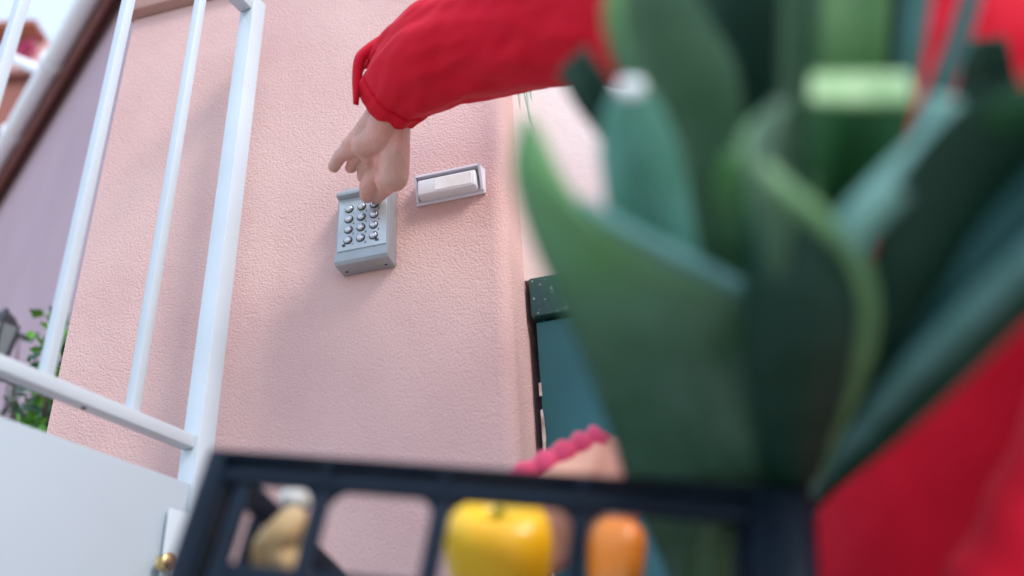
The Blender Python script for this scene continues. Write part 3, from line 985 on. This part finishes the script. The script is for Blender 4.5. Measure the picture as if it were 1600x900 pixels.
# ------------------------------------------------------------------ crate
CL = at(338, 703, 0.63); CR = at(1268, 768, 0.545)
CX = (CR - CL).normalized()
CY0 = V((CX.y * -1, CX.x, 0)).normalized()
if CY0.y < 0: CY0 = -CY0
CZ = CX.cross(CY0).normalized()
if CZ.z < 0: CZ = -CZ
CY = CZ.cross(CX)
CY = (CY - CZ * 0.10).normalized(); CZ = CX.cross(CY).normalized()
CLEN = (CR - CL).length
CDEP, CHT = 0.30, 0.19
print('crate len', CLEN, 'tilt', math.degrees(math.asin(CX.z)), CX, CY)
def Cr(x, y, z): return CL + CX * x + CY * y + CZ * z
CAX = (CX, CY, CZ)
def cbox(bm, x0, x1, y0, y1, z0, z1, bev=0.0025):
    box(bm, Cr((x0 + x1) / 2, (y0 + y1) / 2, (z0 + z1) / 2), CAX, ((x1 - x0) / 2, (y1 - y0) / 2, (z1 - z0) / 2), bev)
crate = thing('crate', 'dark blue plastic crate of vegetables with square openings, held under the leeks', 'crate', Cr(CLEN / 2, CDEP / 2, -CHT))
def cpart(name, *boxes):
    bm = bmesh.new()
    for b in boxes: cbox(bm, *b)
    o = obj(name, bm, M['crate'], crate, True, 40)
    return o
def cx(px, py=820):                                  # column of the crate's front face under a pixel
    return (hit(px, py, CL, CY) - CL).dot(CX)
def face_bars(name, y0, y1, cols):
    pass
RIMH = 0.0215
# front: rim (upper flange, recessed strip, lower flange), bars, mid rib, base rail
cpart('front_rim', (0.0, CLEN, -0.004, 0.010, -0.005, 0.0), (0.002, CLEN - 0.002, 0.003, 0.008, -0.0128, -0.0053), (0.001, CLEN - 0.001, -0.002, 0.009, -RIMH, -0.0131))
b1, b2, b3 = cx(488), cx(682), cx(905)
bL, bR = cx(372), cx(1148)
for b in (b1, b2, b3):
    cpart('bar', (b - 0.006, b + 0.006, 0.0, 0.008, -CHT + 0.02, -RIMH - 0.0005))
    cpart('rib', (b - 0.004, b + 0.004, -0.003, 0.0025, -0.0128, -0.0055))
zm = (hit(480, 888, CL, CY) - CL).dot(CZ)
print('crate mid rib z', zm)
for x0, x1 in ((bL, b1 - 0.0065), (b1 + 0.0065, b2 - 0.0065), (b2 + 0.0065, b3 - 0.0065), (b3 + 0.0065, bR)):
    cpart('cross_bar', (x0, x1, 0.0005, 0.0075, zm - 0.014, zm))
cpart('base_rail', (0.0, CLEN, -0.001, 0.009, -CHT, -CHT + 0.0195))
# fillets in the top corners of the openings
for b, sg in ((b1, -1), (b1, 1), (b2, -1), (b2, 1), (b3, -1), (b3, 1)):
    x = b + sg * 0.0063
    z = -RIMH - 0.0003
    bm = bmesh.new()
    tri = [Cr(x, 0.001, z), Cr(x + sg * 0.008, 0.001, z), Cr(x + sg * 0.003, 0.001, z - 0.003), Cr(x, 0.001, z - 0.008)]
    slab(bm, tri, CY * 0.006)
    obj('fillet', bm, M['crate'], crate)
# corner posts, ribbed
def post(x0, x1, y0, y1):
    cpart('corner_post', (x0, x1, y0, y1, -CHT + 0.02, -RIMH - 0.0005))
w1 = bL
cpart('corner_post', (-0.003, 0.010, -0.005, 0.012, -CHT + 0.02, -0.0005), (0.0102, 0.0145, -0.0035, 0.009, -CHT + 0.02, -RIMH - .001), (w1 - 0.012, w1, 0.0, 0.008, -CHT + 0.02, -RIMH - 0.001), (-0.003, 0.004, 0.0122, 0.045, -CHT + 0.02, -0.001))
bm = bmesh.new()
e0 = cx(1172); 
tube(bm, [Cr(CLEN - 0.016, 0.014, -0.002), Cr(CLEN - 0.016, 0.014, -CHT)], 0.020, 20)
bx = (e0, CLEN - 0.016, -0.0055, 0.004, -CHT, -0.004)
cbox(bm, *bx)
obj('corner_post', bm, M['crate'], crate, True, 40)
cpart('slot_bar', (bR, bR + 0.004, 0.0, 0.008, -CHT + 0.02, -RIMH - 0.0005), (e0 - 0.005, e0 - 0.0005, 0.0, 0.008, -CHT + 0.02, -RIMH - 0.0005), (bR + 0.0045, e0 - 0.0055, 0.003, 0.007, -0.060, -0.052))
# far side and ends
for y in (CDEP,):
    cpart('rim', (0.0, CLEN, y - 0.012, y + 0.002, -0.030, 0.0))
    for k in range(1, 6):
        x = CLEN * k / 6
        cpart('bar', (x - 0.006, x + 0.006, y - 0.009, y - 0.001, -CHT + 0.02, -0.0305))
    cpart('base_rail', (0.0, CLEN, y - 0.01, y, -CHT, -CHT + 0.0195))
for xa in (0.0, CLEN - 0.010):
    cpart('rim', (xa, xa + 0.010, 0.0125, CDEP - 0.0125, -0.020, -0.001))
    for k in range(1, 4):
        y = CDEP * k / 4
        cpart('bar', (xa + 0.001, xa + 0.009, y - 0.006, y + 0.006, -CHT + 0.02, -0.0205))
    cpart('base_rail', (xa + 0.001, xa + 0.009, 0.0125, CDEP - 0.0125, -CHT, -CHT + 0.0195))
bmf = bmesh.new()
for k in range(9):
    x = 0.012 + (CLEN - 0.024) * k / 8
    cbox(bmf, x - 0.005, x + 0.005, 0.0125, CDEP - 0.0125, -CHT, -CHT + 0.006, 0)
for k in range(6):
    y = 0.03 + (CDEP - 0.06) * k / 5
    cbox(bmf, 0.0105, CLEN - 0.0105, y - 0.004, y + 0.004, -CHT + 0.0015, -CHT + 0.0075, 0)
obj('floor_grid', bmf, M['crate'], crate)

# ------------------------------------------------------------------ vegetables in the crate
def pepper(name, label, px, py, d, rpx, m, h=1.25, lean=0.0):
    c = at(px, py, d); rr = PX(rpx, d)
    t = thing(name, label, 'pepper', c - CZ * rr * h)
    PZ = (CZ - CY * lean).normalized(); PY = PZ.cross(CX)
    bm = bmesh.new()
    rings = []
    N = 40
    for z, q in ((-1.0, .25), (-.97, .45), (-.85, .66), (-.5, .84), (0, .96), (.4, 1.0), (.7, .96), (.88, .82), (.97, .62), (.96, .42), (.86, .24), (.80, .10)):
        rings.append([c + PZ * z * rr * h + (CX * math.cos(a) + PY * math.sin(a)) * rr * q * (1 - 0.11 * (0.5 - 0.5 * math.cos(3.0 * (a + 0.6))) ** 2 * (1 if z < .95 else .8))
                      for a in [2 * math.pi * k / N for k in range(N)]])
    ring_loft(bm, rings)
    obj('fruit', bm, m, t, True)
    bm = bmesh.new()
    s = c + PZ * rr * h * .80
    tube(bm, [s, s + PZ * rr * .08, s + PZ * rr * .16 + CX * rr * .03], [rr * .22, rr * .10, rr * .11], 12)
    obj('stalk', bm, M['stem'], t, True)
    return t
pepper('bell_pepper', 'glossy yellow bell pepper behind the openings of the crate', 782, 872, 0.66, 88, M['pepper'], 1.05, 1.3)
pepper('bell_pepper', 'orange bell pepper in the crate between the yellow pepper and the leeks', 962, 892, 0.63, 46, M['orange'], 1.7)
# ginger root and garlic
c = at(440, 840, 0.80)
ging = thing('ginger_root', 'knobbly tan ginger root behind the end opening of the crate', 'vegetable', at(440, 900, .67))
bm = bmesh.new()
chain(bm, [hp(395, 868, .67, 17), hp(420, 850, .67, 24), hp(445, 828, .67, 27), hp(458, 815, .675, 25), hp(466, 850, .68, 24)])
chain(bm, [hp(420, 850, .67, 24), hp(450, 880, .67, 26), hp(470, 905, .67, 24)])
chain(bm, [hp(395, 868, .67, 15), hp(420, 900, .67, 24), hp(450, 930, .67, 26), hp(480, 960, .67, 28)])
bm = remeshed(bm, 0.002, 5)
wrinkle(bm, lambda q: 0.0015 * mnoise.noise(q * 60))
obj('root', bm, M['root'], ging, True)
gar = thing('garlic_bulb', 'pale garlic bulb lying on top of the ginger root', 'vegetable', at(465, 800, .715))
bm = bmesh.new()
g0 = at(463, 778, .715); rr = PX(25, .715)
ring_loft(bm, [[g0 + (CX * math.cos(a) + CY * math.sin(a)) * rr * q * (1 + .06 * math.cos(8 * a)) + CZ * rr * z for a in [2 * math.pi * k / 48 for k in range(48)]]
               for z, q in ((-.85, .2), (-.8, .6), (-.4, .95), (0, 1), (.35, .8), (.6, .5), (.85, .22), (1.3, .14), (1.5, .1))])
obj('bulb', bm, M['garlic'], gar, True)
bm = bmesh.new()
tube(bm, [g0 - CZ * rr * .83, g0 - CZ * rr * 0.98], [rr * .25, rr * .2], 12)
obj('root_plate', bm, M['root'], gar)
# peach coloured cloth bag with a gathered crimson edge
bag = thing('cloth_bag', 'peach coloured cloth bag with a gathered crimson edge standing behind the yellow pepper', 'bag', at(860, 900, .84))
bm = bmesh.new()
lo_e = catmull([(690, 850, .83), (745, 795, .83), (830, 745, .84), (900, 705, .85), (952, 684, .86), (985, 720, .85), (1000, 800, .84)], 40)
bt = at(880, 960, .82)
rings = []
for k in range(41):
    p = at(*lo_e[k])
    q = bt + (p - at(860, 860, .84)) * 0.55 
    nn = CY * -1
    row = []
    for j in range(13):
        u = j / 12
        b_ = p.lerp(q, u)
        row.append(b_ + nn * 0.035 * math.sin(u * math.pi) * (0.6 + 0.4 * math.sin(k / 40 * math.pi)) + nn * 0.003 * mnoise.noise(V((k * .35, j * .15, 2))))
    rings.append(row)
vr = [[bm.verts.new(p) for p in r_] for r_ in rings]
for a, b in zip(vr, vr[1:]):
    for j in range(12): bm.faces.new((a[j], a[j + 1], b[j + 1], b[j]))
o = obj('cloth', bm, M['peach'], bag, True)
o.modifiers.new('cloth', 'SOLIDIFY').thickness = 0.003
bm = bmesh.new()
pts = [at(*q) for q in catmull([(690, 850, .83), (745, 795, .83), (830, 742, .84), (900, 704, .85), (952, 682, .86)], 90)]
tube(bm, pts, [0.0150 * (0.72 + 0.32 * abs(math.sin(i * .33)) + .12 * mnoise.noise(V((i * .2, 0, 0)))) * (1 if i < 84 else (91 - i) / 7) for i in range(91)], 14)
obj('gathered_edge', bm, M['crimson'], bag, True)

# ------------------------------------------------------------------ leeks
def leaf(name, m, parent, Lp, Mp, Rp, n_=42, thick=0.0016, across=8, crease=0.0):
    """blade between a left edge, a mid rib and a right edge, each a list of (pixel x, pixel y, depth)"""
    if Lp[0][1] > 740:                             # carry the blade down into the sheath
        xs = 1120 if parent is lk1 else 1225
        Lp, Mp, Rp = [[(xs + (q[0][0] - xs) * 0.35, 1010, 0.63), (xs + (q[0][0] - xs) * 0.6, 890, 0.615)] + q for q in (Lp, Mp, Rp)]
    a = [at(*q) for q in catmull(Lp, n_)]
    b = [at(*q) for q in catmull(Mp, n_)]
    c = [at(*q) for q in catmull(Rp, n_)]
    bm = bmesh.new()
    uvl = bm.loops.layers.uv.new('uv')
    rows = []
    for i in range(n_ + 1):
        row = []
        for j in range(across + 1):
            u = j / across
            if u <= .5:
                v = u * 2
                p = a[i].lerp(b[i], v)
            else:
                v = u * 2 - 1
                p = b[i].lerp(c[i], v)
            # soften the crease into a curve
            q = a[i] * (1 - u) ** 2 + b[i] * 2 * u * (1 - u) + c[i] * u ** 2
            row.append(bm.verts.new(p.lerp(q, 0.55)))
        rows.append(row)
    for i in range(n_):
        for j in range(across):
            f = bm.faces.new((rows[i][j], rows[i][j + 1], rows[i + 1][j + 1], rows[i + 1][j]))
            for lp_, (uu, vv) in zip(f.loops, ((j, i), (j + 1, i), (j + 1, i + 1), (j, i + 1))):
                lp_[uvl].uv = (uu / across, vv / n_)
    o = obj(name, bm, m, parent, True)
    s_ = o.modifiers.new('blade', 'SOLIDIFY'); s_.thickness = thick; s_.offset = 0
    return o
lk1 = thing('leek', 'leek whose broad blades spread to the upper left of the crate', 'leek', at(1120, 900, .60), 'leeks in the crate')
lk2 = thing('leek', 'leek with a pale cut top and a blade reaching out to the right', 'leek', at(1235, 900, .60), 'leeks in the crate')
for lk, x in ((lk1, 1120), (lk2, 1225)):
    bm = bmesh.new()
    x = min(x, 1195)
    tube(bm, [at(x, 990, .64), at(x, 930, .63), at(x, 870, .62), at(x, 820, .61), at(x, 775, .60)], [0.022, .024, .024, .020, .010], 18)
    obj('shank', bm, M['leek_white'], lk, True)
D = 0.40
# A: big front blade, folded lengthwise
leaf('leaf', M['leaf_green'], lk1,
     [(985, 770, .585), (955, 680, .53), (915, 570, .48), (868, 460, .44), (828, 370, .42), (800, 270, .41), (812, 185, .41)],
     [(1190, 770, .575), (1140, 670, .51), (1085, 560, .455), (1026, 455, .42), (955, 375, .405), (880, 300, .40), (824, 182, .41)],
     [(1235, 770, .585), (1225, 660, .54), (1205, 560, .49), (1165, 475, .44), (1045, 400, .42), (905, 315, .41), (836, 190, .41)])
leaf('leaf', M['leaf_teal'], lk1,
     [(1160, 560, .50), (1168, 490, .455), (1110, 448, .432), (1040, 412, .42), (960, 370, .412), (905, 325, .408)],
     [(1170, 560, .492), (1180, 478, .445), (1118, 432, .424), (1046, 397, .413), (966, 356, .406), (908, 315, .405)],
     [(1180, 560, .50), (1190, 468, .456), (1124, 420, .434), (1052, 384, .422), (972, 344, .413), (912, 308, .409)], n_=30)
# B: blue green blade behind it
leaf('leaf', M['leaf_pale'], lk1,
     [(1050, 760, .60), (1020, 600, .54), (985, 460, .48), (955, 360, .45), (938, 240, .43), (945, 180, .42), (962, 140, .42)],
     [(1085, 760, .605), (1060, 600, .55), (1035, 460, .50), (1005, 350, .47), (975, 250, .45), (962, 190, .435), (980, 150, .425)],
     [(1150, 760, .60), (1130, 600, .54), (1110, 480, .48), (1090, 390, .45), (1065, 250, .43), (1030, 165, .42), (1003, 132, .42)])
leaf('leaf_cut_or_glint', M['tip_glint'], lk1,  # highlight on B's tip, set on as a white patch
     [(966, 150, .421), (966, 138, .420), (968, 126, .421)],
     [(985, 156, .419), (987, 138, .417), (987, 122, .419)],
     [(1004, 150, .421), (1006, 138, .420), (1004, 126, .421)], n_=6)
# C: dark cut blade end
leaf('leaf', M['leaf_dark'], lk1,
     [(1080, 760, .62), (1020, 480, .55), (960, 260, .51), (900, 165, .50), (870, 112, .50)],
     [(1100, 760, .625), (1050, 480, .56), (985, 240, .52), (925, 140, .505), (890, 92, .50)],
     [(1120, 760, .62), (1080, 480, .55), (1005, 230, .51), (960, 140, .50), (912, 70, .50)])
# D: tall dark blade
leaf('leaf', M['leaf_grey'], lk1,
     [(1120, 760, .60), (1110, 520, .53), (1085, 400, .49), (1040, 260, .46), (985, 130, .44), (945, 30, .43), (965, -60, .43)],
     [(1150, 760, .605), (1135, 520, .54), (1115, 400, .50), (1090, 250, .475), (1045, 120, .455), (1000, 30, .445), (1010, -70, .44)],
     [(1180, 760, .60), (1180, 520, .53), (1165, 400, .49), (1165, 240, .46), (1150, 110, .44), (1100, 20, .43), (1060, -70, .43)])
leaf('leaf', M['leaf_green'], lk1,
     [(1060, 420, .485), (1020, 290, .458), (978, 150, .437), (944, 45, .428), (950, -50, .428)],
     [(1068, 420, .482), (1030, 285, .455), (990, 145, .434), (958, 40, .425), (964, -50, .426)],
     [(1076, 420, .485), (1040, 280, .458), (1003, 140, .437), (972, 36, .428), (976, -50, .428)], n_=24)
# E: very dark blade behind
leaf('leaf', M['leaf_dark'], lk1,
     [(1150, 760, .61), (1150, 450, .53), (1140, 220, .49), (1105, 60, .47), (1070, -80, .46)],
     [(1165, 760, .615), (1175, 450, .54), (1180, 220, .505), (1160, 60, .485), (1140, -80, .47)],
     [(1190, 760, .61), (1200, 450, .53), (1225, 220, .49), (1230, 60, .47), (1230, -80, .46)])
# L: bright inner blade
leaf('leaf', M['leaf_green'], lk1,
     [(1170, 770, .58), (1150, 520, .50), (1125, 380, .45), (1118, 300, .43), (1130, 240, .42)],
     [(1190, 770, .585), (1180, 520, .51), (1160, 380, .46), (1150, 300, .44), (1150, 242, .42)],
     [(1210, 770, .58), (1210, 520, .50), (1200, 380, .45), (1190, 300, .43), (1175, 245, .42)])
# F: upright inner blades
leaf('leaf', M['leaf_grey'], lk2,
     [(1220, 770, .60), (1215, 450, .51), (1215, 220, .47), (1220, 60, .45), (1222, -80, .44)],
     [(1232, 770, .605), (1235, 450, .52), (1245, 220, .48), (1250, 60, .46), (1250, -80, .45)],
     [(1245, 770, .60), (1260, 450, .51), (1275, 220, .47), (1282, 60, .45), (1285, -80, .44)])
leaf('leaf', M['leaf_bright'], lk2,
     [(1228, 770, .61), (1245, 450, .53), (1262, 220, .50), (1272, 60, .48), (1290, -80, .47)],
     [(1240, 770, .615), (1290, 450, .54), (1325, 220, .51), (1345, 60, .49), (1350, -80, .48)],
     [(1252, 770, .61), (1315, 450, .53), (1365, 220, .50), (1385, 60, .48), (1390, -80, .47)])
leaf('leaf', M['leaf_dark'], lk2,
     [(1232, 770, .62), (1300, 450, .55), (1350, 220, .52), (1368, 60, .50), (1375, -80, .49)],
     [(1242, 770, .622), (1315, 450, .555), (1378, 220, .525), (1398, 60, .505), (1402, -80, .495)],
     [(1250, 770, .62), (1330, 450, .55), (1405, 220, .52), (1425, 60, .50), (1430, -80, .49)])
leaf('leaf', M['leaf_teal'], lk2,
     [(1236, 770, .60), (1320, 430, .50), (1385, 200, .46), (1408, 60, .445), (1425, -60, .44)],
     [(1246, 770, .605), (1335, 430, .505), (1405, 200, .465), (1430, 60, .45), (1445, -60, .445)],
     [(1256, 770, .60), (1345, 430, .50), (1420, 200, .46), (1446, 60, .445), (1462, -60, .44)])
leaf('leaf', M['leaf_teal'], lk2,
     [(1240, 770, .60), (1360, 420, .51), (1440, 170, .47), (1482, 60, .46), (1515, -50, .45)],
     [(1250, 770, .605), (1385, 420, .515), (1462, 165, .475), (1500, 60, .465), (1530, -50, .455)],
     [(1260, 770, .60), (1400, 420, .51), (1482, 160, .47), (1515, 60, .46), (1545, -50, .45)])
leaf('leaf', M['leaf_dark'], lk2,
     [(1245, 770, .62), (1400, 400, .55), (1490, 160, .52), (1506, 100, .51), (1518, 62, .51)],
     [(1255, 770, .625), (1430, 400, .56), (1530, 165, .53), (1545, 105, .52), (1543, 60, .51)],
     [(1265, 770, .62), (1460, 400, .55), (1575, 170, .52), (1582, 100, .51), (1570, 56, .51)])
# I: the trimmed heart blade and its pale cut end
leaf('leaf', M['leaf_mid'], lk2,
     [(1232, 770, .58), (1262, 500, .47), (1285, 345, .42), (1268, 240, .40), (1268, 158, .392)],
     [(1242, 770, .59), (1285, 500, .485), (1310, 350, .445), (1330, 250, .43), (1345, 168, .42)],
     [(1252, 770, .58), (1305, 500, .47), (1340, 350, .42), (1405, 250, .40), (1432, 160, .392)])
leaf('leaf_cut_or_glint', M['leaf_cut'], lk2,
     [(1266, 160, .3915), (1266, 140, .396), (1268, 116, .405)],
     [(1345, 168, .418), (1345, 142, .422), (1345, 114, .430)],
     [(1424, 162, .3915), (1424, 140, .396), (1420, 116, .405)], n_=6)
# J: V shaped outer blade of the heart, edges lit
leaf('leaf', M['leaf_grey'], lk2,
     [(1215, 770, .575), (1180, 540, .44), (1195, 420, .40), (1175, 320, .385), (1160, 240, .38), (1205, 160, .38)],
     [(1225, 770, .57), (1200, 540, .43), (1225, 430, .385), (1205, 325, .375), (1180, 240, .375), (1218, 158, .38)],
     [(1235, 770, .575), (1225, 540, .44), (1250, 440, .40), (1238, 330, .385), (1205, 250, .38), (1232, 160, .38)])
leaf('leaf', M['leaf_dark'], lk2,
     [(1205, 770, .57), (1170, 600, .46), (1160, 480, .42), (1165, 380, .405), (1180, 300, .40)],
     [(1240, 770, .56), (1255, 600, .43), (1265, 480, .38), (1262, 390, .375), (1250, 320, .385)],
     [(1275, 770, .57), (1335, 610, .45), (1358, 500, .40), (1345, 420, .385), (1295, 365, .38)])
leaf('leaf', M['leaf_bright'], lk2,
     [(1262, 770, .57), (1320, 610, .45), (1345, 500, .395), (1330, 420, .38), (1282, 362, .375), (1225, 318, .375), (1180, 280, .378), (1150, 240, .38), (1170, 195, .382), (1208, 165, .385)],
     [(1268, 770, .57), (1335, 610, .445), (1358, 500, .39), (1342, 415, .375), (1290, 350, .37), (1235, 305, .37), (1192, 268, .375), (1166, 238, .376), (1183, 202, .379), (1214, 176, .383)],
     [(1275, 770, .57), (1345, 610, .45), (1370, 500, .395), (1354, 405, .38), (1302, 342, .375), (1248, 296, .375), (1206, 258, .378), (1184, 236, .38), (1196, 210, .382), (1220, 190, .386)])
leaf('leaf', M['leaf_pale'], lk2,
     [(1266, 760, .56), (1310, 560, .44), (1318, 420, .39), (1302, 350, .375), (1370, 270, .375), (1430, 210, .38), (1455, 150, .385)],
     [(1272, 760, .56), (1325, 560, .435), (1335, 430, .385), (1330, 365, .37), (1400, 285, .37), (1462, 225, .375), (1480, 152, .38)],
     [(1278, 760, .56), (1335, 560, .44), (1350, 440, .39), (1352, 385, .375), (1422, 305, .375), (1488, 240, .38), (1500, 158, .385)])
# K: broad blade out to the right
leaf('leaf', M['leaf_dark'], lk2,
     [(1250, 770, .575), (1330, 560, .45), (1350, 430, .40), (1405, 280, .37), (1500, 165, .35), (1610, 125, .33), (1760, 60, .31)],
     [(1275, 770, .585), (1380, 620, .47), (1450, 500, .42), (1530, 400, .395), (1620, 310, .375), (1720, 240, .36), (1820, 170, .34)],
     [(1290, 765, .575), (1400, 650, .46), (1490, 560, .41), (1580, 470, .385), (1680, 390, .365), (1780, 320, .345), (1880, 250, .33)])
leaf('leaf', M['leaf_dark'], lk2,
     [(1262, 775, .585), (1392, 648, .462), (1478, 560, .412), (1585, 455, .386), (1690, 370, .366), (1810, 280, .34)],
     [(1268, 785, .583), (1402, 664, .458), (1490, 580, .408), (1600, 472, .383), (1702, 392, .362), (1822, 298, .337)],
     [(1275, 800, .585), (1412, 682, .462), (1502, 600, .412), (1612, 494, .386), (1716, 412, .366), (1836, 318, .34)])
leaf('leaf', M['leaf_teal'], lk2,
     [(1270, 765, .57), (1370, 610, .45), (1450, 520, .40), (1560, 410, .375), (1660, 325, .355), (1800, 230, .33)],
     [(1280, 768, .568), (1385, 625, .445), (1470, 535, .395), (1580, 428, .37), (1680, 345, .35), (1820, 250, .325)],
     [(1290, 770, .57), (1398, 640, .45), (1486, 552, .40), (1598, 446, .375), (1700, 365, .355), (1840, 270, .33)])
leaf('leaf', M['leaf_blue'], lk2,
     [(1262, 768, .565), (1380, 590, .447), (1462, 470, .395), (1540, 350, .368), (1625, 255, .348), (1740, 160, .33)],
     [(1270, 770, .57), (1395, 610, .452), (1485, 495, .402), (1568, 385, .375), (1655, 290, .355), (1770, 190, .335)],
     [(1278, 772, .575), (1408, 632, .456), (1500, 530, .408), (1590, 425, .38), (1680, 330, .36), (1800, 225, .34)])
leaf('leaf', M['leaf_mid'], lk2,
     [(1470, 260, .385), (1478, 205, .372), (1500, 168, .358), (1560, 140, .342), (1640, 110, .322)],
     [(1485, 265, .38), (1500, 215, .366), (1525, 185, .352), (1580, 160, .336), (1655, 132, .317)],
     [(1500, 275, .385), (1525, 235, .372), (1555, 210, .358), (1605, 186, .342), (1670, 160, .322)], n_=20)
